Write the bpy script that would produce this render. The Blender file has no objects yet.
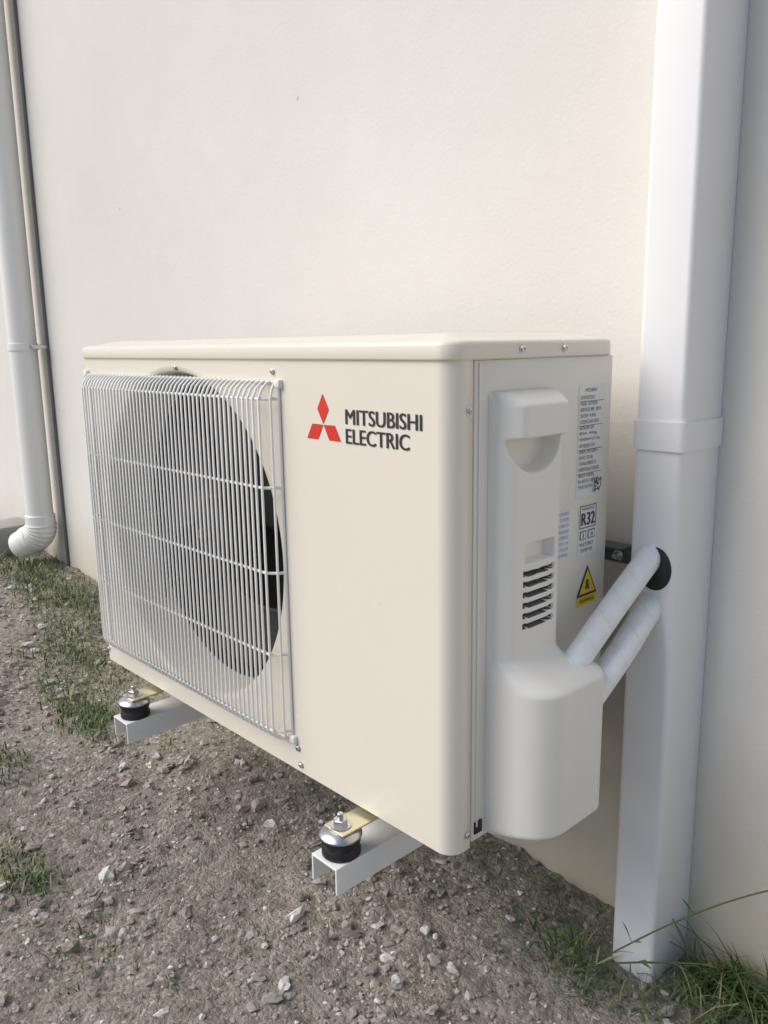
import bpy, bmesh, math, random
import numpy as np
from mathutils import Vector, Matrix
random.seed(7); rng=np.random.default_rng(7)
scene=bpy.context.scene
W,D,H=0.8,0.274,0.528
YW=0.37
PI=math.pi

# ---------------------------------------------------------------- helpers
def link(o,parent=None):
    scene.collection.objects.link(o)
    if parent is not None: o.parent=parent
    return o
def empty(name):
    e=bpy.data.objects.new(name,None); e.empty_display_size=.1
    return link(e)
def mesh_obj(name,verts,faces,mat=None,parent=None,smooth=False):
    me=bpy.data.meshes.new(name); me.from_pydata([tuple(v) for v in verts],[],faces); me.update()
    if smooth:
        for p in me.polygons: p.use_smooth=True
    o=bpy.data.objects.new(name,me)
    if mat: me.materials.append(mat)
    return link(o,parent)
def np_mesh(name,V,F,mat,parent=None,smooth=False):
    me=bpy.data.meshes.new(name)
    V=np.asarray(V,dtype=np.float32); F=np.asarray(F,dtype=np.int32); k=F.shape[1]
    me.vertices.add(len(V)); me.vertices.foreach_set("co",V.ravel())
    me.loops.add(F.size); me.loops.foreach_set("vertex_index",F.ravel())
    me.polygons.add(len(F)); me.polygons.foreach_set("loop_start",np.arange(0,F.size,k,dtype=np.int32))
    me.polygons.foreach_set("loop_total",np.full(len(F),k,dtype=np.int32))
    me.polygons.foreach_set("use_smooth",np.full(len(F),smooth,dtype=bool))
    me.update(calc_edges=True); me.validate()
    me.materials.append(mat)
    return link(bpy.data.objects.new(name,me),parent)
def box(name,x0,x1,y0,y1,z0,z1,mat,parent=None,bev=0.0,seg=2):
    bm=bmesh.new()
    bmesh.ops.create_cube(bm,size=1)
    for v in bm.verts:
        v.co=Vector((x0+(v.co.x+.5)*(x1-x0),y0+(v.co.y+.5)*(y1-y0),z0+(v.co.z+.5)*(z1-z0)))
    if bev>0:
        bmesh.ops.bevel(bm,geom=bm.edges[:],offset=bev,segments=seg,profile=.5,affect='EDGES')
        for f in bm.faces: f.smooth=True
    me=bpy.data.meshes.new(name); bm.to_mesh(me); bm.free()
    me.materials.append(mat)
    return link(bpy.data.objects.new(name,me),parent)
def lathe(name,prof,center,axis,mat,parent=None,n=32,smooth=True):
    ax=Vector(axis).normalized(); t=Vector((0,0,1)) if abs(ax.z)<.9 else Vector((1,0,0))
    a=ax.cross(t).normalized(); b=ax.cross(a); c=Vector(center)
    V=[];F=[]
    for r,h in prof:
        for i in range(n):
            th=2*PI*i/n; V.append(c+ax*h+(a*math.cos(th)+b*math.sin(th))*r)
    for j in range(len(prof)-1):
        for i in range(n):
            F.append((j*n+i,j*n+(i+1)%n,(j+1)*n+(i+1)%n,(j+1)*n+i))
    F.append(tuple(range(n))); F.append(tuple((len(prof)-1)*n+i for i in range(n)))
    o=mesh_obj(name,V,F,mat,parent)
    me=o.data
    bm=bmesh.new(); bm.from_mesh(me); bmesh.ops.recalc_face_normals(bm,faces=bm.faces[:])
    for f in bm.faces: f.smooth=smooth and len(f.verts)==4
    for e in bm.edges:
        if len(e.link_faces)==2 and e.calc_face_angle()>.6: e.smooth=False
    bm.to_mesh(me); bm.free()
    return o
def curves(name,paths,r,mat,parent=None,res=2,poly=True,radii=None):
    cu=bpy.data.curves.new(name,'CURVE'); cu.dimensions='3D'; cu.bevel_depth=r; cu.bevel_resolution=res; cu.use_fill_caps=True
    for p in paths:
        s=cu.splines.new('POLY' if poly else 'NURBS'); s.points.add(len(p)-1)
        for i,q in enumerate(p):
            s.points[i].co=(*q,1)
            if radii: s.points[i].radius=radii[i]
        if poly: s.use_smooth=True
        else: s.order_u=4; s.use_endpoint_u=True; s.resolution_u=12
    cu.materials.append(mat)
    o=bpy.data.objects.new(name,cu); link(o)
    dg=bpy.context.evaluated_depsgraph_get(); me=bpy.data.meshes.new_from_object(o.evaluated_get(dg))
    bpy.data.objects.remove(o)
    for p in me.polygons: p.use_smooth=True
    return link(bpy.data.objects.new(name,me),parent)
def text(name,s,org,xd,yd,w,h,mat,parent=None,bold=0.0):
    cu=bpy.data.curves.new(name,'FONT'); cu.body=s; cu.offset=bold; cu.resolution_u=4
    o=bpy.data.objects.new(name,cu); link(o)
    dg=bpy.context.evaluated_depsgraph_get(); me=bpy.data.meshes.new_from_object(o.evaluated_get(dg))
    bpy.data.objects.remove(o)
    xs=[v.co.x for v in me.vertices]; ys=[v.co.y for v in me.vertices]
    x0,x1,y0,y1=min(xs),max(xs),min(ys),max(ys)
    org=Vector(org); xd=Vector(xd); yd=Vector(yd)
    for v in me.vertices:
        v.co=org+xd*((v.co.x-x0)/(x1-x0)*w)+yd*((v.co.y-y0)/(y1-y0)*h)
    me.materials.clear(); me.materials.append(mat)
    return link(bpy.data.objects.new(name,me),parent)

# ---------------------------------------------------------------- materials
def newmat(name):
    m=bpy.data.materials.new(name); m.use_nodes=True
    nt=m.node_tree; b=nt.nodes['Principled BSDF']; return m,nt,b
def N(nt,t,**k):
    n=nt.nodes.new(t)
    for a,v in k.items(): setattr(n,a,v)
    return n
def ramp(nt,fac,stops):
    r=nt.nodes.new('ShaderNodeValToRGB'); nt.links.new(fac,r.inputs[0])
    while len(r.color_ramp.elements)<len(stops): r.color_ramp.elements.new(.5)
    for e,(p,c) in zip(r.color_ramp.elements,stops):
        e.position=p; e.color=(*c,1)
    return r.outputs[0]
def mix(nt,f,a,b,mode='MIX'):
    m=nt.nodes.new('ShaderNodeMix'); m.data_type='RGBA'; m.blend_type=mode
    for s,v in ((0,f),(6,a),(7,b)):
        if isinstance(v,bpy.types.NodeSocket): nt.links.new(v,m.inputs[s])
        else: m.inputs[s].default_value=v if s==0 else (*v,1)
    return m.outputs[2]
def coords(nt):
    return nt.nodes.new('ShaderNodeTexCoord').outputs['Object']
def noise(nt,co,scale,detail=4,rough=.55):
    n=N(nt,'ShaderNodeTexNoise'); n.inputs['Scale'].default_value=scale; n.inputs['Detail'].default_value=detail; n.inputs['Roughness'].default_value=rough
    nt.links.new(co,n.inputs['Vector']); return n.outputs['Fac']
def bump(nt,b,h,st,dist):
    n=nt.nodes.new('ShaderNodeBump'); n.inputs['Strength'].default_value=st; n.inputs['Distance'].default_value=dist
    nt.links.new(h,n.inputs['Height']); nt.links.new(n.outputs[0],b.inputs['Normal']); return n
def paint(name,col,rough=.4,spec=.5,var=.02,orange=.0004,metal=0,dirt=.0,simple=False):
    m,nt,b=newmat(name); co=coords(nt)
    if simple:
        n1=noise(nt,co,12,1); c=ramp(nt,n1,[(.3,tuple(x*.93 for x in col)),(.7,col)])
        nt.links.new(c,b.inputs['Base Color']); b.inputs['Roughness'].default_value=rough; b.inputs['Metallic'].default_value=metal; return m
    n1=noise(nt,co,3,2); c=ramp(nt,n1,[(.3,tuple(x*(1-var) for x in col)),(.7,tuple(min(1,x*(1+var*.6)) for x in col))])
    if dirt>0:
        n3=noise(nt,co,38,5,.7); d=ramp(nt,n3,[(.58,(0,0,0)),(.85,(dirt,)*3)])
        c=mix(nt,d,c,(.33,.28,.22))
    nt.links.new(c,b.inputs['Base Color'])
    n2=noise(nt,co,14,2); r=ramp(nt,n2,[(.3,(rough-.03,)*3),(.7,(rough+.04,)*3)]); nt.links.new(r,b.inputs['Roughness'])
    b.inputs['Specular IOR Level'].default_value=spec; b.inputs['Metallic'].default_value=metal
    if orange: bump(nt,b,noise(nt,co,700,1),.2,orange)
    return m
M_ivory=paint('ivory_paint',(.80,.742,.64),.30,.5)
M_side=paint('side_panel_paint',(.79,.75,.675),.4)
M_cover=paint('cover_plastic',(.82,.79,.735),.42,dirt=.03)
M_grille=paint('grille_coating',(.88,.87,.84),.35,simple=True)
M_white=paint('white_powder_coat',(.85,.85,.84),.38,dirt=.10)
M_duct=paint('duct_pvc',(.83,.82,.82),.33,dirt=.05,orange=.0001)
M_spout=paint('downspout_paint',(.83,.82,.79),.4,dirt=.1,orange=0)
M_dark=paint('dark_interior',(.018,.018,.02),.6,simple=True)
M_slot=paint('slot_painted_shade',(.10,.10,.10),.6,simple=True)  # dark colour painted into the louvre slots as their shade
M_fan=paint('fan_plastic',(.024,.025,.028),.5,simple=True)
M_rubber=paint('rubber',(.012,.012,.014),.45,simple=True)
M_zinc=paint('zinc',(.62,.62,.64),.3,metal=1,simple=True)
M_yz=paint('chromate_zinc',(.74,.69,.46),.35,metal=.75,orange=0,var=.15)
M_red=paint('logo_red',(.70,.035,.02),.35,simple=True)
M_black=paint('logo_black',(.03,.03,.033),.4,simple=True)
M_ink=paint('label_ink',(.08,.08,.09),.5,simple=True)
M_label=paint('label_film',(.80,.79,.77),.35,simple=True)
M_blue=paint('label_blue',(.22,.38,.55),.5,simple=True)
M_yellow=paint('label_yellow',(.85,.62,.03),.4,simple=True)
M_galv=paint('bracket_galvanised',(.12,.15,.14),.4,metal=.4,simple=True)
M_shadow_line=paint('shadow_line_grey',(.16,.155,.15),.6,simple=True)  # dark grey for the shadow drawn beside the downspout
M_conc=paint('weathered_concrete',(.36,.35,.33),.9,.2,var=.2,dirt=.4,orange=.002)
M_twig=paint('dry_twig',(.33,.26,.17),.8,.2,simple=True)

def coil_mat():
    m,nt,b=newmat('coil_fins'); co=coords(nt)
    w=N(nt,'ShaderNodeTexWave'); w.wave_type='BANDS'; w.bands_direction='X'; w.inputs['Scale'].default_value=90; nt.links.new(co,w.inputs[0])
    nt.links.new(ramp(nt,w.outputs['Fac'],[(0,(.012,.013,.016)),(1,(.04,.045,.05))]),b.inputs['Base Color']); b.inputs['Roughness'].default_value=.5
    return m
M_coil=coil_mat()
def wrap_mat():
    m,nt,b=newmat('pipe_wrap_tape'); co=coords(nt)
    d=N(nt,'ShaderNodeVectorMath',operation='DOT_PRODUCT'); nt.links.new(co,d.inputs[0]); d.inputs[1].default_value=(.55,.75,.45)
    cx=N(nt,'ShaderNodeCombineXYZ'); nt.links.new(d.outputs['Value'],cx.inputs[0])
    w=N(nt,'ShaderNodeTexWave'); w.wave_type='BANDS'; w.bands_direction='X'; w.wave_profile='SAW'; w.inputs['Scale'].default_value=11; w.inputs['Distortion'].default_value=.6; nt.links.new(cx.outputs[0],w.inputs[0])
    n=noise(nt,co,70,4)
    c=ramp(nt,n,[(.3,(.80,.80,.81)),(.7,(.88,.88,.88))])
    c=mix(nt,ramp(nt,w.outputs['Fac'],[(0,(.25,.25,.25)),(.08,(0,0,0))]),c,(.5,.5,.5))
    nt.links.new(c,b.inputs['Base Color']); b.inputs['Roughness'].default_value=.45
    a=N(nt,'ShaderNodeMath',operation='MULTIPLY_ADD'); nt.links.new(n,a.inputs[0]); a.inputs[1].default_value=1.6; nt.links.new(w.outputs['Fac'],a.inputs[2])
    bump(nt,b,a.outputs[0],.7,.0017)
    return m
M_wrap=wrap_mat()
def wall_mat():
    m,nt,b=newmat('wall_render'); co=coords(nt)
    big=noise(nt,co,1.1,4,.6); c=ramp(nt,big,[(.3,(.715,.685,.63)),(.7,(.785,.76,.715))])
    mid=noise(nt,co,14,5,.65); c=mix(nt,ramp(nt,mid,[(.35,(0,0,0)),(.75,(.2,.2,.2))]),c,(.67,.64,.585))
    v=N(nt,'ShaderNodeTexVoronoi'); v.inputs['Scale'].default_value=4.3; nt.links.new(co,v.inputs['Vector'])
    sp=ramp(nt,v.outputs['Distance'],[(.011,(.6,.6,.6)),(.022,(0,0,0))]); c=mix(nt,sp,c,(.42,.36,.30))
    s=N(nt,'ShaderNodeSeparateXYZ'); nt.links.new(co,s.inputs[0])
    ad=N(nt,'ShaderNodeMath',operation='MULTIPLY_ADD'); nt.links.new(mid,ad.inputs[0]); ad.inputs[1].default_value=.25; nt.links.new(s.outputs[2],ad.inputs[2])
    ad2=N(nt,'ShaderNodeMath',operation='ADD'); nt.links.new(ad.outputs[0],ad2.inputs[0]); ad2.inputs[1].default_value=.12
    st=ramp(nt,ad2.outputs[0],[(0,(.8,.8,.8)),(.32,(0,0,0))])
    c=mix(nt,st,c,(.55,.46,.32))
    nt.links.new(c,b.inputs['Base Color']); b.inputs['Roughness'].default_value=.9; b.inputs['Specular IOR Level'].default_value=.2
    f=noise(nt,co,160,4,.7)
    a=N(nt,'ShaderNodeMath',operation='MULTIPLY_ADD'); nt.links.new(mid,a.inputs[0]); a.inputs[1].default_value=1.5; nt.links.new(f,a.inputs[2])
    bump(nt,b,a.outputs[0],.3,.0018)
    return m
M_wall=wall_mat()
def ground_mat():
    m,nt,b=newmat('gravelly_soil'); co=coords(nt)
    n1=noise(nt,co,3.5,5,.6); n2=noise(nt,co,75,6,.75); n3=noise(nt,co,420,3,.7)
    c=ramp(nt,n1,[(.3,(.28,.24,.20)),(.5,(.36,.322,.275)),(.72,(.45,.41,.355))])
    c=mix(nt,ramp(nt,n2,[(.38,(0,0,0)),(.66,(.8,.8,.8))]),c,(.50,.465,.42))
    c=mix(nt,ramp(nt,n2,[(.30,(.7,.7,.7)),(.45,(0,0,0))]),c,(.17,.14,.11))
    nv=N(nt,'ShaderNodeTexNoise'); nv.inputs['Scale'].default_value=90; nv.inputs['Detail'].default_value=2; nt.links.new(co,nv.inputs['Vector'])
    wv=N(nt,'ShaderNodeVectorMath',operation='MULTIPLY_ADD'); nt.links.new(nv.outputs['Color'],wv.inputs[0]); wv.inputs[1].default_value=(.012,)*3; nt.links.new(co,wv.inputs[2])
    v=N(nt,'ShaderNodeTexVoronoi'); v.inputs['Scale'].default_value=170; nt.links.new(wv.outputs[0],v.inputs['Vector'])
    vc=N(nt,'ShaderNodeSeparateColor'); nt.links.new(v.outputs['Color'],vc.inputs[0])
    c=mix(nt,.55,c,ramp(nt,vc.outputs[0],[(0,(.45,.42,.4)),(.5,(.85,.83,.8)),(.9,(1.1,1.08,1.05)),(1,(1.9,1.9,1.9))]),'MULTIPLY')
    c=mix(nt,.5,c,ramp(nt,n3,[(.3,(.6,.58,.56)),(.7,(1.25,1.25,1.25))]),'MULTIPLY')
    nt.links.new(c,b.inputs['Base Color']); b.inputs['Roughness'].default_value=.95; b.inputs['Specular IOR Level'].default_value=.15
    inv=N(nt,'ShaderNodeMath',operation='MULTIPLY_ADD'); nt.links.new(v.outputs['Distance'],inv.inputs[0]); inv.inputs[1].default_value=-.5; nt.links.new(n2,inv.inputs[2])
    i2=N(nt,'ShaderNodeMath',operation='MULTIPLY_ADD'); nt.links.new(n3,i2.inputs[0]); i2.inputs[1].default_value=.35; nt.links.new(inv.outputs[0],i2.inputs[2])
    bump(nt,b,i2.outputs[0],.9,.008)
    return m
M_ground=ground_mat()
def stone_mat():
    m,nt,b=newmat('stone'); co=coords(nt)
    g=nt.nodes.new('ShaderNodeNewGeometry')
    c=ramp(nt,g.outputs['Random Per Island'],[(0,(.19,.165,.145)),(.25,(.31,.27,.235)),(.5,(.41,.38,.34)),(.7,(.39,.33,.30)),(.84,(.52,.50,.48)),(.94,(.64,.62,.595)),(1,(.78,.775,.76))])
    n=noise(nt,co,300,3,.7); c=mix(nt,.5,c,ramp(nt,n,[(.3,(.65,.62,.58)),(.7,(1.2,1.18,1.15))]),'MULTIPLY')
    nt.links.new(c,b.inputs['Base Color']); b.inputs['Roughness'].default_value=.9; b.inputs['Specular IOR Level'].default_value=.2
    bump(nt,b,n,.5,.001)
    return m
M_stone=stone_mat()
def grass_mat():
    m,nt,b=newmat('grass_blade')
    g=nt.nodes.new('ShaderNodeNewGeometry')
    c=ramp(nt,g.outputs['Random Per Island'],[(0,(.055,.10,.025)),(.5,(.09,.155,.04)),(.82,(.14,.20,.07)),(.9,(.30,.26,.15)),(1,(.42,.36,.24))])
    nt.links.new(c,b.inputs['Base Color']); b.inputs['Roughness'].default_value=.6
    return m
M_grass=grass_mat()

# ---------------------------------------------------------------- ground
def vnoise(x,y,scale,seed):
    r=np.random.default_rng(seed); T=r.random((256,256))
    x=x*scale; y=y*scale; xi=np.floor(x).astype(int); yi=np.floor(y).astype(int)
    fx=x-xi; fy=y-yi; fx=fx*fx*(3-2*fx); fy=fy*fy*(3-2*fy)
    g=lambda a,b:T[a%256,b%256]
    return (g(xi,yi)*(1-fx)*(1-fy)+g(xi+1,yi)*fx*(1-fy)+g(xi,yi+1)*(1-fx)*fy+g(xi+1,yi+1)*fx*fy)-.5
def gz(x,y):
    x=np.asarray(x,float); y=np.asarray(y,float)
    z=-.272-.083*(np.clip(x,-2.5,1.6)-.85)
    z=z+.022*vnoise(x,y,3.1,1)+.012*vnoise(x,y,9,2)
    near=np.clip(1-(np.hypot(x+.2,y+.2)-2.2)/1.5,0,1)
    z=z+near*(.008*vnoise(x,y,28,3)+.006*vnoise(x,y,70,4)+.003*vnoise(x,y,130,5))
    return z
def axis(a,b,step,lo,hi):
    c=list(np.arange(a,b,step)); s=step; p=c[-1]
    while p<hi: s*=1.25; p+=s; c.append(p)
    s=step; p=c[0]; f=[]
    while p>lo: s*=1.25; p-=s; f.append(p)
    return np.array(f[::-1]+c)
xs=axis(-1.9,1.5,.0075,-70,70); ys=axis(-.95,.42,.0075,-70,20)
X,Y=np.meshgrid(xs,ys,indexing='ij'); Z=gz(X,Y)
V=np.stack([X.ravel(),Y.ravel(),Z.ravel()],1); ny=len(ys)
I=np.arange(len(xs)-1)[:,None]*ny+np.arange(ny-1)[None,:]; I=I.ravel()
F=np.stack([I,I+ny,I+ny+1,I+1],1)
np_mesh('ground',V,F,M_ground,smooth=True)

def ico(sub):
    bm=bmesh.new(); bmesh.ops.create_icosphere(bm,subdivisions=sub,radius=1)
    v=np.array([x.co[:] for x in bm.verts]); f=np.array([[a.index for a in q.verts] for q in bm.faces]); bm.free(); return v,f
def stones(n,smin,smax,sub,power,region,sink=.35):
    v0,f0=ico(sub); x0,x1,y0,y1=region
    Vs=[];Fs=[];k=0
    X=rng.uniform(x0,x1,n*5); Y=rng.uniform(y0,y1,n*5)
    keep=(vnoise(X,Y,6,9)+.5+.5*vnoise(X,Y,17,11))>rng.random(n*5)*.9
    P=np.stack([X[keep],Y[keep]],1)[:n]; n=len(P)
    zz=gz(P[:,0],P[:,1])
    for i in range(n):
        s=smin+(smax-smin)*rng.random()**power
        sc=np.array([rng.uniform(.7,1.4),rng.uniform(.65,1.05),rng.uniform(.4,.8)])*s
        v=v0*(1+.24*rng.standard_normal((len(v0),1)).clip(-1.4,1.4))
        for _ in range(2):
            nrm=rng.standard_normal(3); nrm/=np.linalg.norm(nrm); dd=v@nrm; ex=np.maximum(dd-.55,0); v=v-ex[:,None]*nrm
        v=v*sc
        A=rng.uniform(0,2*PI); B=rng.uniform(-.5,.5)
        R=np.array([[math.cos(A),-math.sin(A),0],[math.sin(A),math.cos(A),0],[0,0,1]])@np.array([[1,0,0],[0,math.cos(B),-math.sin(B)],[0,math.sin(B),math.cos(B)]])
        v=v@R.T+np.array([P[i,0],P[i,1],zz[i]+sc[2]*(1-2*sink)*.7])
        Vs.append(v);Fs.append(f0+k);k+=len(v0)
    return np.concatenate(Vs),np.concatenate(Fs)
parts=[stones(19000,.0013,.0052,1,1.7,(-1.7,1.35,-.75,.365)),stones(2000,.0045,.011,2,2.2,(-1.7,1.3,-.7,.36)),stones(120,.009,.015,2,1.8,(-1.5,1.25,-.6,.35),.45)]
VV=[];FF=[];k=0
for v,f in parts: VV.append(v);FF.append(f+k);k+=len(v)
np_mesh('gravel',np.concatenate(VV),np.concatenate(FF),M_stone)

def blades(specs):
    Vs=[];Fs=[];k=0
    for (cx,cy,r,n,h) in specs:
        for i in range(n):
            x=cx+rng.normal()*r*1.5; y=cy+rng.normal()*r*.8
            if y>YW-.01: y=YW-.01-rng.random()*.05
            if dx0-.005<x<dx1+.005 and y>dy-.005: continue
            z=float(gz(x,y))-.002
            L=h*rng.uniform(.3,1.2); w=rng.uniform(.0005,.0013)*(1+8*h); A=rng.uniform(0,2*PI); lean=rng.uniform(.2,1.5)
            dx,dy_=math.cos(A),math.sin(A); px,py=-dy_,dx
            seg=4
            if y+dy_*L*.9>YW-.01: dy_=-abs(dy_)
            for j in range(seg+1):
                t=j/seg; ang=lean*t
                hx=L*t*math.sin(ang); hz=L*t*math.cos(ang)
                ww=w*(1-t**1.5)+.0001
                Vs+= [(x+dx*hx+px*ww,y+dy_*hx+py*ww,z+hz),(x+dx*hx-px*ww,y+dy_*hx-py*ww,z+hz)]
            for j in range(seg):
                q=k+2*j; Fs.append((q,q+1,q+3,q+2))
            k+=2*(seg+1)
    return np.array(Vs),np.array(Fs)
dx0,dx1,dy=.827,.885,.28
specs=[(-.56,.17,.06,420,.035),(-.44,.11,.05,280,.032),(-.20,.040,.04,420,.036),(-.13,.02,.03,120,.03),(-.30,.14,.04,140,.03),(-.36,.02,.03,120,.028),(.20,-.228,.022,150,.032),(.12,-.23,.02,70,.026),(-.114,-.15,.03,130,.03),(.36,-.22,.02,40,.022),
 (.79,.25,.025,90,.055),(.82,.215,.02,40,.045),(.97,.34,.025,210,.075),(1.04,.33,.03,160,.10),(.93,.29,.02,70,.05),(.99,.27,.02,70,.05),(.90,.24,.015,25,.04),(.70,.33,.03,60,.035),(.60,.30,.02,24,.03)]
for i in range(20): specs.append((rng.uniform(-1.35,-.70),rng.uniform(.18,.35),.04,95,rng.uniform(.025,.045)))
for i in range(100): specs.append((rng.uniform(-1.3,1.1),rng.uniform(-.45,.34),.009,10,rng.uniform(.012,.03)))
gv,gf=blades(specs); np_mesh('grass',gv,gf,M_grass)
# dry twigs and straw lying on the soil (one object)
tw=[]
for i in range(420):
    x=rng.uniform(-1.2,1.15); y=rng.uniform(-.5,.34); A=rng.uniform(0,PI); L=rng.uniform(.008,.035)
    if dx0-.03<x<dx1+.03 and y>dy-.04: continue
    pp=[]
    for t in (-.5,0,.5):
        xx=x+math.cos(A)*L*t+rng.normal()*.0012; yy=y+math.sin(A)*L*t+rng.normal()*.0012
        pp.append((xx,yy,float(gz(xx,yy))+.0025+rng.random()*.002))
    tw.append(pp)
curves('dry_twigs',tw,.00055,M_twig,None,0)
WD=empty('weed_plant')
st=[[(.80,.235,-.28),(.835,.225,-.235),(.88,.235,-.185),(.94,.26,-.125),(1.01,.30,-.075),(1.05,.32,-.06)],
    [(.80,.235,-.28),(.815,.215,-.25),(.845,.215,-.225),(.89,.235,-.205),(.95,.265,-.19)],
    [(.80,.235,-.28),(.79,.22,-.25),(.775,.21,-.215),(.755,.20,-.195)]]
curves('stalks',st,.0011,M_grass,WD,1,False)
V=[];F=[]
for s in st:
    for j in range(1,len(s)):
        p=Vector(s[j]); 
        for k in range(2):
            d=Vector((rng.uniform(-.2,1),rng.uniform(-.6,.4),rng.uniform(-.1,.9))).normalized()*rng.uniform(.018,.04); sd_=d.cross(Vector((0,0,1))).normalized()*.0016
            b0=len(V); V+=[p-sd_*.5,p+sd_*.5,p+d*.5+sd_+Vector((0,0,.003)),p+d,p+d*.5-sd_+Vector((0,0,.003))]; F.append((b0,b0+1,b0+2,b0+3,b0+4))
mesh_obj('leaves',V,F,M_grass,WD)

# ---------------------------------------------------------------- wall
box('house_wall',-7,6,YW,YW+.3,-.6,3.2,M_wall)

# ---------------------------------------------------------------- outdoor unit
U=empty('air_conditioner_outdoor_unit')
ZL=H-.0187
fc=(.292,.262); FR=.228
def front_panel():
    bm=bmesh.new()
    xa,xb,z0,z1=.012,.58,0.0,ZL
    angs=[2*PI*i/96 for i in range(96)]
    for cx,cz in ((xa,z0),(xb,z0),(xa,z1),(xb,z1)):
        angs.append(math.atan2(cz-fc[1],cx-fc[0])%(2*PI))
    angs=sorted(set(round(t,6) for t in angs))
    def rect(t):
        c,s=math.cos(t),math.sin(t); k=1e9
        if c>1e-9:k=min(k,(xb-fc[0])/c)
        if c<-1e-9:k=min(k,(xa-fc[0])/c)
        if s>1e-9:k=min(k,(z1-fc[1])/s)
        if s<-1e-9:k=min(k,(z0-fc[1])/s)
        return (fc[0]+c*k,0,fc[1]+s*k)
    prof=[(FR+.010,0),(FR+.006,.0008),(FR+.002,.004),(FR,.010),(FR-.002,.02),(FR-.002,.075)]
    rings=[[bm.verts.new(rect(t)) for t in angs]]
    for r,y in prof: rings.append([bm.verts.new((fc[0]+r*math.cos(t),y,fc[1]+r*math.sin(t))) for t in angs])
    n=len(angs)
    for a in range(len(rings)-1):
        for i in range(n):
            f=bm.faces.new((rings[a][i],rings[a][(i+1)%n],rings[a+1][(i+1)%n],rings[a+1][i])); f.smooth=a>0
    R=.019
    pr=[(.58,0),(W-R,0)]+[(W-R+R*math.sin(t),R-R*math.cos(t)) for t in [PI/2*i/12 for i in range(1,13)]]+[(W,.0295),(W-.006,.0300)]
    pl=[(.012,0)]+[(.012-.012*math.sin(t),.012-.012*math.cos(t)) for t in [PI/2*i/6 for i in range(1,7)]]+[(0,D)]
    for p in (pr,pl):
        lo=[bm.verts.new((x,y,z0)) for x,y in p]; hi=[bm.verts.new((x,y,z1)) for x,y in p]
        for i in range(len(p)-1):
            f=bm.faces.new((lo[i],lo[i+1],hi[i+1],hi[i])); f.smooth=(i>0)
    me=bpy.data.meshes.new('front_panel'); 
    bmesh.ops.recalc_face_normals(bm,faces=bm.faces[:]); bm.to_mesh(me); bm.free(); me.materials.append(M_ivory)
    return link(bpy.data.objects.new('front_panel',me),U)
front_panel()
box('base_pan',.008,W-.010,.010,D-.002,.001,.012,M_side,U,.002)
box('side_panel',W-.016,W-.0012,.0335,D,.004,ZL,M_side,U,.0015)
box('side_seam',W-.02,W-.007,.0295,.035,.002,ZL,M_dark,U)
box('side_panel_rib',W-.003,W+.0006,.0385,.0415,.02,ZL-.003,M_side,U,.0005)
box('side_foot_slot',W-.002,W+.0005,.037,.049,.012,.026,M_dark,U,.0005)
box('back_panel',.002,W-.003,D-.012,D-.001,.006,ZL,M_side,U)
def rounded_plan(x0,x1,y0,y1,r,n=8):
    P=[]
    for cx,cy,a in ((x1-r,y0+r,-PI/2),(x1-r,y1-r,0),(x0+r,y1-r,PI/2),(x0+r,y0+r,PI)):
        for i in range(n+1):
            t=a+PI/2*i/n; P.append((cx+r*math.cos(t),cy+r*math.sin(t)))
    return P
def stack(name,levels,mat,parent,smooth=True):
    V=[];F=[];n=None
    for (z,ins) in levels:
        p=rounded_plan(-.003+ins,W+.003-ins,-.003+ins,D+.002-ins,max(.021-ins*.3,.006)); n=len(p)
        V+=[(x,y,z) for x,y in p]
    for j in range(len(levels)-1):
        for i in range(n): F.append((j*n+i,j*n+(i+1)%n,(j+1)*n+(i+1)%n,(j+1)*n+i))
    F.append(tuple(range(n))[::-1]); F.append(tuple((len(levels)-1)*n+i for i in range(n)))
    o=mesh_obj(name,V,F,mat,parent)
    for p in o.data.polygons: p.use_smooth=len(p.vertices)==4 and smooth
    return o
stack('lid',[(ZL,.002),(ZL+.0006,.0004),(ZL+.002,0),(H-.005,0),(H-.0025,.0008),(H-.0008,.003),(H,.006),(H+.0012,.016),(H+.004,.03),(H+.0055,.034),(H+.0065,.04),(H+.007,.06)],M_ivory,U)
box('coil',.02,.62,.19,.2,.01,ZL-.005,M_coil,U)
box('interior_partition',.615,.62,.01,.2,.01,ZL-.005,M_dark,U)
box('interior_side',.008,.014,.078,.19,.01,ZL-.005,M_dark,U)
box('interior_floor',.02,.615,.078,.19,.013,.02,M_dark,U)
box('interior_ceiling',.02,.615,.078,.19,ZL-.02,ZL-.012,M_dark,U)
def fan():
    V=[];F=[]
    for b in range(3):
        a0=2*PI*b/3+.5; nr,na=14,14; base=len(V)
        for i in range(nr):
            t=i/(nr-1); r=.045+(.212-.045)*t
            span=.75+.75*math.sin(t*PI*.55)
            for j in range(na):
                s=j/(na-1); a=a0+span*(s-.4)+.35*t*t
                y=.07+.055*(s-.5)*(1-.35*t)*-1+.012*math.sin(s*PI)
                V.append((fc[0]+r*math.cos(a),y,fc[1]+r*math.sin(a)))
        for i in range(nr-1):
            for j in range(na-1):
                q=base+i*na+j; F.append((q,q+1,q+na+1,q+na))
    o=mesh_obj('fan_blades',V,F,M_fan,U,True)
    m=o.modifiers.new('s','SOLIDIFY'); m.thickness=.003
fan()
lathe('fan_hub',[(.001,-.012),(.02,-.012),(.042,-.006),(.048,.004),(.048,.06)],(fc[0],.05,fc[1]),(0,1,0),M_fan,U)
lathe('fan_nut',[(.001,-.02),(.007,-.02),(.008,-.012),(.008,0)],(fc[0],.044,fc[1]),(0,1,0),M_zinc,U,6,False)
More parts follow.
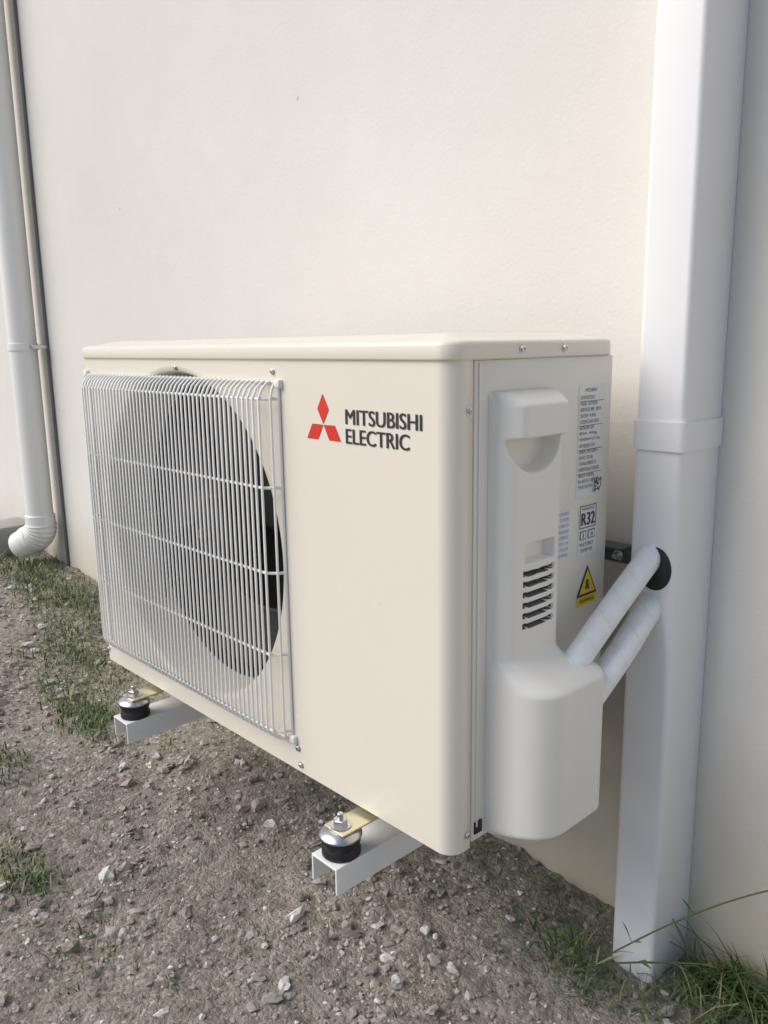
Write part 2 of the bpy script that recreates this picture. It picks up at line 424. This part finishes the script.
gx0,gx1,gz0,gz1=.027,.534,.036,.486; off=-.022
def gy(x):
    e=min(x-gx0,gx1-x)
    return off*min(1,(max(e,0)/.016)**.5 if e<.016 else 1)
paths=[]; nv=50
for i in range(nv):
    x=gx0+.004+(gx1-gx0-.008)*i/(nv-1); o=gy(x)
    paths.append([(x,.001,gz1),(x,o*.4,gz1-.003),(x,o*.75,gz1-.010),(x,o,gz1-.021),(x,o,gz0+.02),(x,o*.85,gz0+.009),(x,o*.45,gz0+.003),(x,.001,gz0+.001)])
curves('grille_wires',paths,.0016,M_grille,U,1)
paths=[]
for z in (.465,.361,.257,.153,.052):
    xsn=[gx0,gx0+.001,gx0+.004,gx0+.009,gx0+.016]+list(np.linspace(gx0+.03,gx1-.03,8))+[gx1-.016,gx1-.009,gx1-.004,gx1-.001,gx1]
    paths.append([(x,min(gy(x)+.0028,.001),z) for x in xsn])
paths.append([(gx0,-.002,gz1-.002),(gx1,-.002,gz1-.002)])
paths.append([(gx0,-.002,gz0+.002),(gx1,-.002,gz0+.002)])
paths.append([(gx0,-.002,gz0+.002),(gx0,-.002,gz1-.002)]); paths.append([(gx1,-.002,gz0+.002),(gx1,-.002,gz1-.002)])
curves('grille_bars',paths,.0019,M_grille,U,2)
for i,(x,z) in enumerate([(gx1+.002,gz1-.004),(gx1+.004,gz0+.006),(gx0-.004,gz1),(gx0-.002,gz0)]):
    box('grille_clip_%d'%i,x-.008,x+.004,-.006,.001,z-.005,z+.005,M_grille,U,.0015)
def screw(name,c,ax,r=.0042,par=U):
    lathe(name,[(r*1.35,-.0003),(r*1.35,.0006),(r,.0008),(r*.95,.0024),(r*.6,.0032),(r*.35,.0032),(r*.3,.0018),(.0002,.0018)],c,ax,M_zinc,par,16)
screw('screw_1',(.543,0,.031),(0,-1,0),.0035); screw('screw_2',(.548,0,.010),(0,-1,0),.0032); screw('screw_3',(.012,0,.02),(0,-1,0),.0032)
screw('screw_4',(.522,0,.496),(0,-1,0),.003); screw('screw_5',(.3,0,.498),(0,-1,0),.003)
screw('screw_6',(W,.0245,.462),(1,0,0),.0032); screw('screw_7',(W,.0245,.018),(1,0,0),.0032)
screw('screw_8',(W+.003,.100,H-.0095),(1,0,0),.0036); screw('screw_9',(W+.003,.172,H-.0095),(1,0,0),.0036)
def rhomb(name,ang,s=.0193,c=(.612,.4400)):
    O=Vector((c[0],0,c[1]))
    p=lambda l,a:Vector((O.x+l*math.cos(a),-.0006,O.z+l*math.sin(a)))
    mesh_obj(name,[p(.0006,ang),p(s,ang-PI/6),p(s*1.732,ang),p(s,ang+PI/6)],[(0,1,2,3)],M_red,U)
for i,a in enumerate((90,210,330)): rhomb('logo_diamond_%d'%i,math.radians(a))
for k in range(3):
    text('brand_text_top_%d'%k,'MITSUBISHI',(.649+.0006*k,-.0005-.00012*k,.4425),(1,0,0),(0,0,1),.112,.0160,M_black,U)
    text('brand_text_bottom_%d'%k,'ELECTRIC',(.649+.0006*k,-.0005-.00012*k,.4220),(1,0,0),(0,0,1),.095,.0160,M_black,U)

def ss(a,b,x):
    t=min(1,max(0,(x-a)/(b-a))); return t*t*(3-2*t)
def cover():
    zs=list(np.linspace(.006,.022,12))+list(np.linspace(.025,.15,24))+list(np.linspace(.152,.478,320))
    V=[];n=0;slot=[]
    for z in zs:
        k=1-ss(.172,.206,z)
        p=.022+.048*k
        p*= (max(0,1-((max(0,.020-z))/.014)**2))**.5 if z<.020 else 1
        p*= (max(0,1-((max(0,z-.470))/.008)**2))**.5 if z>.470 else 1
        p=max(p,.0006)
        y0=.054; y1=.152+.030*(1-ss(.178,.196,z)); r=min(.012+.012*k,p*.95)
        r0=min(.016+.026*k,p*.95)
        pts=[]
        for t in np.linspace(0,1,4)[:-1]: pts.append((W+(p-r0)*t-.001*(t==0),y0+ .004*t))
        for t in np.linspace(0,PI/2,10): pts.append((W+p-r0+r0*math.sin(t),y0+.004+r0-r0*math.cos(t)))
        for t in np.linspace(0,1,56)[1:-1]: pts.append((W+p,y0+.004+r0+(y1-r-y0-.004-r0)*t))
        for t in np.linspace(0,PI/2,10): pts.append((W+p-r+r*math.cos(t),y1-r+r*math.sin(t)))
        for t in np.linspace(0,1,4)[1:]: pts.append((W+(p-r)*(1-t)-.001*(t==1),y1))
        n=len(pts)
        for x,y in pts:
            c=0; sl=0
            if .43<z<.475: c-= .011*ss(.430,.435,z)*(1-ss(.464,.475,z))*ss(.058,.068,y)*(1-ss(.138,.150,y))
            if .392<z<.434:
                hz=(z-.430)/.034
                e=((y-.102)/.040)**2+(hz**2 if z<.430 else 0)
                c+=.020*(1-ss(.8,1.0,e))*(1-ss(.430,.433,z))
            c+=.012*ss(.303,.305,z)*(1-ss(.322,.325,z))*ss(.086,.088,y)*(1-ss(.134,.136,y))
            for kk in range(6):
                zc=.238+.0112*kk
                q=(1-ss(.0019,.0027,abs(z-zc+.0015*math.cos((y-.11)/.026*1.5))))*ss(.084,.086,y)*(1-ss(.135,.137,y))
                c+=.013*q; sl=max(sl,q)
            if x>W+.012: x-=c
            else: sl=0
            V.append((x,y,z)); slot.append(sl)
    F=[]
    for j in range(len(zs)-1):
        for i in range(n-1): F.append((j*n+i,j*n+i+1,(j+1)*n+i+1,(j+1)*n+i))
    F.append(tuple(range(n)))
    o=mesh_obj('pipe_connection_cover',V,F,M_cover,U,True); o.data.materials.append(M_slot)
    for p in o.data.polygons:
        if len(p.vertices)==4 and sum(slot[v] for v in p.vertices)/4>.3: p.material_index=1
cover()
LY=.012
def lab(name,y0,y1,z0,z1,mat,d=.0003):
    y0+=LY;y1+=LY
    mesh_obj(name,[(W-.0012+d,y0,z0),(W-.0012+d,y1,z0),(W-.0012+d,y1,z1),(W-.0012+d,y0,z1)],[(0,1,2,3)],mat,U)
def stext(name,s,y,z,w,h,mat=M_ink,d=.0008,b=.0): text(name,s,(W-.0012+d,y+LY,z),(0,1,0),(0,0,1),w,h,mat,U,b)
lab('rating_label',.196,.247,.352,.478,M_label)
stext('rating_brand','MITSUBISHI',.208,.470,.022,.004)
lines=['AIR CONDITIONER OUTDOOR UNIT','MODEL  SUZ-M50VA','SERVICE REF. 2019','220-240V ~N 50Hz','COOLING 5.0kW 1.55kW','HEATING 6.0kW 1.61kW','IP24  41kg','REFRIGERANT R32 1.25kg','MAX PRESSURE 4.15 MPa','SERIAL 9XT02817','GWP 675  CO2 0.84t','CONTAINS FLUORINATED GAS','HERMETICALLY SEALED','MADE IN THAILAND','EN 60335-2-40 CE','TYPE SPLIT HEAT PUMP']
for i,l in enumerate(lines): stext('rating_line_%d'%i,l,.199,.462-.0067*i,.0275+.016*((i*7)%5)/5,.0040,b=.0)
for i in range(4): lab('rating_rule_%d'%i,.197,.246,.4595-.027*i,.4600-.027*i,M_ink,.0007)
lab('qr_plate',.2290,.2460,.3545,.3735,M_label,.0012)
for i in range(9):
    for j in range(9):
        if random.random()<.55: lab('qr_cell_%d_%d'%(i,j),.2300+.00165*i,.2300+.00165*(i+.96),.3555+.00185*j,.3555+.00185*(j+.96),M_ink,.0015)
lab('service_label',.160,.186,.285,.343,M_label); 
for i in range(8): stext('service_line_%d'%i,['CAUTION: INDOOR','S1 S2 S3 POWER','L N WIRING 230V','EARTH LEAKAGE','USE COPPER ONLY','TORQUE 1.2 Nm','FIX WITH CLAMP','SEE MANUAL'][i],.162,.336-.0068*i,.021,.0040,M_blue)
lab('r32_label',.203,.240,.283,.343,M_label)
for k,(a,b2,c3,d3) in enumerate([(.205,.238,.3405,.3415),(.205,.238,.315,.316),(.205,.206,.3161,.3404),(.237,.238,.3161,.3404)]): lab('r32_frame_%d'%k,a,b2,c3,d3,M_ink,.0007)
stext('r32_small','REFRIGERANT',.209,.3360,.025,.0030)
for k in range(3): stext('r32_text_%d'%k,'R32',.2080+.0004*k,.3185,.0265,.0145,M_black,.0008+.0001*k)
lab('icon_frame_1',.206,.218,.302,.312,M_ink,.0007); lab('icon_fill_1',.207,.217,.303,.311,M_label,.001)
lab('icon_frame_2',.222,.236,.302,.312,M_ink,.0007); lab('icon_fill_2',.223,.235,.303,.311,M_label,.001)
stext('icon_mark_1','i',.211,.304,.002,.006,d=.0013); stext('icon_mark_2','A',.227,.304,.005,.006,d=.0013)
stext('r32_note','MULTI SPLIT',.206,.294,.028,.004); stext('r32_note2','SYSTEM USE',.208,.287,.024,.004)
def tri(name,c,s,mat,d):
    x=W-.0012+d; mesh_obj(name,[(x,c[0]-s+LY,c[1]-s*.8),(x,c[0]+s+LY,c[1]-s*.8),(x,c[0]+LY,c[1]+s*.95)],[(0,1,2)],mat,U)
lab('warning_label',.204,.244,.222,.233,M_yellow)
tri('warning_triangle',(.224,.250),.0205,M_black,.0007); tri('warning_triangle_inner',(.224,.2495),.0165,M_yellow,.0011)
stext('warning_flame','&',.2195,.241,.009,.012,M_black,.0015,.02)
stext('warning_text','WARNING',.209,.2255,.030,.0045,M_black,.0009)

# ---------------------------------------------------------------- bracket
B=empty('wall_mounting_bracket')
def channel(name,x0,x1,y0,y1,z0,z1,t=.0028):
    p=[(x0,z0),(x0,z1),(x1,z1),(x1,z0),(x1-t,z0),(x1-t,z1-t),(x0+t,z1-t),(x0+t,z0)]
    V=[(x,y0,z) for x,z in p]+[(x,y1,z) for x,z in p]; n=8
    F=[(i,(i+1)%n,n+(i+1)%n,n+i) for i in range(n)]+[(0,1,6,7),(1,2,5,6),(2,3,4,5),(n+7,n+6,n+1,n),(n+6,n+5,n+2,n+1),(n+5,n+4,n+3,n+2)]
    o=mesh_obj(name,V,F,M_white,B)
    bm=bmesh.new(); bm.from_mesh(o.data); bmesh.ops.recalc_face_normals(bm,faces=bm.faces[:]); bm.to_mesh(o.data); bm.free()
    m=o.modifiers.new('b','BEVEL'); m.width=.0009; m.segments=2; m.limit_method='ANGLE'
    return o
for i,xc in enumerate((.663,.165)):
    channel('support_arm_%d'%i,xc-.022,xc+.022,-.060,YW-.012,-.073,-.040)
    box('wall_leg_%d'%i,xc-.02,xc+.02,YW-.012,YW-.001,-.12,.34,M_white,B,.002)
    yc=-.034
    lathe('rubber_mount_%d'%i,[(.021,0),(.0225,.001),(.0225,.006),(.0205,.011),(.0225,.016),(.0225,.0215),(.021,.0225)],(xc,yc,-.040),(0,0,1),M_rubber,B)
    lathe('mount_cup_%d'%i,[(.0245,0),(.0245,.002),(.021,.0055),(.0135,.0075),(.0135,.0078)],(xc,yc,-.0172),(0,0,1),M_zinc,B)
    box('unit_foot_%d'%i,xc-.015,xc+.018,yc-.012,.03,-.0092,-.0068,M_yz,B,.0008)
    lathe('washer_%d'%i,[(.0125,0),(.0125,.0016)],(xc,yc,-.0066),(0,0,1),M_zinc,B)
    lathe('nut_%d'%i,[(.0085,0),(.0085,.0062),(.0075,.007)],(xc,yc,-.005),(0,0,1),M_zinc,B,6,False)
    lathe('bolt_%d'%i,[(.0036,0),(.0036,.006),(.003,.0068)],(xc,yc,.002),(0,0,1),M_zinc,B,12)
    lathe('rubber_mount_rear_%d'%i,[(.0225,0),(.0205,.016),(.0225,.037)],(xc,.24,-.040),(0,0,1),M_rubber,B)
box('cross_rail',.08,.79,YW-.02,YW-.0125,.245,.27,M_galv,B,.0015)
box('cross_rail_lip',.08,.79,YW-.045,YW-.0205,.268,.271,M_galv,B,.0008)
lathe('rail_bolt',[(.008,0),(.008,.007),(.004,.0072),(.004,.016)],(.775,YW-.02,.257),(0,-1,0),M_zinc,B,6,False)

# ---------------------------------------------------------------- duct with pipes
T=empty('pipe_cover_duct')
def duct(name,x0,x1,y0,z0,z1,r,par,y_end=YW-.001,mat=M_duct):
    p=[(x0,y_end)]+[(x0+r-r*math.cos(t),y0+r-r*math.sin(t)) for t in np.linspace(0,PI/2,7)]+[(x1-r+r*math.sin(t),y0+r-r*math.cos(t)) for t in np.linspace(0,PI/2,7)]+[(x1,y_end)]
    n=len(p); V=[];F=[]
    L=[z0,z1]
    for z in L: V+=[(x,y,z) for x,y in p]
    F=[(i,(i+1)%n,n+(i+1)%n,n+i) for i in range(n)]+[tuple(range(n))[::-1],tuple(range(n,2*n))]
    o=mesh_obj(name,V,F,mat,par)
    for q in o.data.polygons:
        q.use_smooth=(len(q.vertices)==4)
    for e in o.data.edges:
        a,b=e.vertices
        if (V[a][2]==V[b][2]) or (a%n in (0,n-1) and b%n in (0,n-1)): e.use_edge_sharp=True
    return o
duct('duct_body',dx0,dx1,dy,-.34,3.1,.0065,T)
duct('duct_joint',dx0-.003,dx1+.003,dy-.003,.404,.4365,.0075,T)
g=lathe('duct_hole_dark_disc',[(.0005,.0015),(.019,.0015),(.0205,.0008),(.0205,-.001)],(.860,dy,.268),(0,-1,0),M_rubber,T,28)  # black disc on the duct front, standing in for the hole's dark inside
for v in g.data.vertices: v.co.z=.268+(v.co.z-.268)*1.25
PIP=empty('insulated_refrigerant_pipes')
curves('pipe_upper',[[(.838,.13,.165),(.840,.15,.182),(.844,.18,.207),(.848,.22,.238),(.851,.26,.266),(.854,.29,.286),(.855,.31,.297)]],.0145,M_wrap,PIP,6,False)
curves('pipe_lower',[[(.852,.14,.128),(.853,.165,.144),(.855,.19,.161),(.857,.22,.182),(.857,.25,.202),(.856,.275,.219),(.856,.31,.235)]],.0155,M_wrap,PIP,6,False)

# ---------------------------------------------------------------- downspout
S=empty('downspout')
sx,sy,sr=-1.120,.318,.038
zg=float(gz(sx,.3))
lathe('pipe',[(sr,0),(sr,3.2)],(sx,sy,zg+.125),(0,0,1),M_spout,S,40)
lathe('socket',[(sr+.001,0),(sr+.004,.002),(sr+.004,.03),(sr+.001,.032)],(sx,sy,zg+.125),(0,0,1),M_spout,S,40)
R=.045
V=[];F=[];n=28
out=Vector((-.90,-.43,0)).normalized(); a=Vector((0,0,1)).cross(out).normalized()
base=Vector((sx,sy,zg+.127)); cen=[]
te=1.1
for k in range(24):
    t=k/23*te; cen.append((base+out*(R-R*math.cos(t))+Vector((0,0,-R*math.sin(t))),t,sr+.001+.003*(k%4<2)))
pe=cen[-1][0]; tan=out*math.sin(te)+Vector((0,0,-math.cos(te)))
for k in range(1,11): cen.append((pe+tan*.007*k,te,sr+.001+.003*(k%4<2 and k<8)))
for pos,t,r in cen:
    tn=out*math.sin(t)+Vector((0,0,-math.cos(t))); b3=tn.cross(a)
    for i in range(n):
        th=2*PI*i/n; V.append(pos+(a*math.cos(th)+b3*math.sin(th))*r)
for j in range(len(cen)-1):
    for i in range(n): F.append((j*n+i,j*n+(i+1)%n,(j+1)*n+(i+1)%n,(j+1)*n+i))
o=mesh_obj('shoe',V,F,M_spout,S,True); m=o.modifiers.new('s','SOLIDIFY'); m.thickness=-.003
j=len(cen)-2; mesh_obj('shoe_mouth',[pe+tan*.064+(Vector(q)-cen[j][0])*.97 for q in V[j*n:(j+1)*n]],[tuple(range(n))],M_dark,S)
for i,z in enumerate((.52,1.5)):
    lathe('clamp_%d'%i,[(sr+.0005,0),(sr+.003,.001),(sr+.003,.019),(sr+.0005,.02)],(sx,sy,z),(0,0,1),M_spout,S,40)
    box('clamp_foot_%d'%i,sx+.03,sx+.058,sy+.005,YW,z+.004,z+.016,M_zinc,S,.002)
curves('shadow_line',[[(sx+.056,YW-.005,-.12),(sx+.054,YW-.005,.6),(sx+.056,YW-.005,1.4),(sx+.055,YW-.005,3.1)]],.0042,M_shadow_line,S,2,False)  # thin dark tube added as the shadow line beside the downspout
cb=box('concrete_block',-1.42,-1.28,.24,.36,float(gz(-1.33,.3))-.03,float(gz(-1.33,.3))+.085,M_conc,None,.006,3)

# ---------------------------------------------------------------- camera
cd=bpy.data.cameras.new('camera'); cam=bpy.data.objects.new('camera',cd); link(cam)
yaw,pitch,roll,fpx=.81813,.20275,-.01541,822.2
f=Vector((-math.sin(yaw)*math.cos(pitch),math.cos(yaw)*math.cos(pitch),-math.sin(pitch)))
r=f.cross(Vector((0,0,1))).normalized(); u=r.cross(f)
r2=math.cos(roll)*r+math.sin(roll)*u; u2=-math.sin(roll)*r+math.cos(roll)*u
M=Matrix((r2,u2,-f)).transposed().to_4x4(); M.translation=Vector((1.31244,-.56767,.52623))
cam.matrix_world=M; cd.sensor_fit='HORIZONTAL'; cd.sensor_width=36; cd.lens=fpx/768*36; cd.clip_start=.01; cd.clip_end=300
scene.camera=cam

# ---------------------------------------------------------------- light
w=bpy.data.worlds.new('World'); scene.world=w; w.use_nodes=True
nt=w.node_tree; bg=nt.nodes['Background']
sky=nt.nodes.new('ShaderNodeTexSky'); sky.sky_type='NISHITA'; sky.sun_disc=False
az=math.radians(218); el=math.radians(42)
sky.sun_elevation=el; sky.sun_rotation=az; nt.links.new(sky.outputs[0],bg.inputs[0]); bg.inputs[1].default_value=.13
sd=bpy.data.lights.new('sun','SUN'); sd.energy=3.0; sd.angle=math.radians(50); sd.color=(1,.935,.85)
so=bpy.data.objects.new('sun',sd); link(so)
dirv=Vector((math.sin(az)*math.cos(el),math.cos(az)*math.cos(el),math.sin(el)))
so.rotation_euler=dirv.to_track_quat('Z','Y').to_euler()
scene.view_settings.view_transform='Standard'; scene.view_settings.look='None'; scene.view_settings.exposure=0
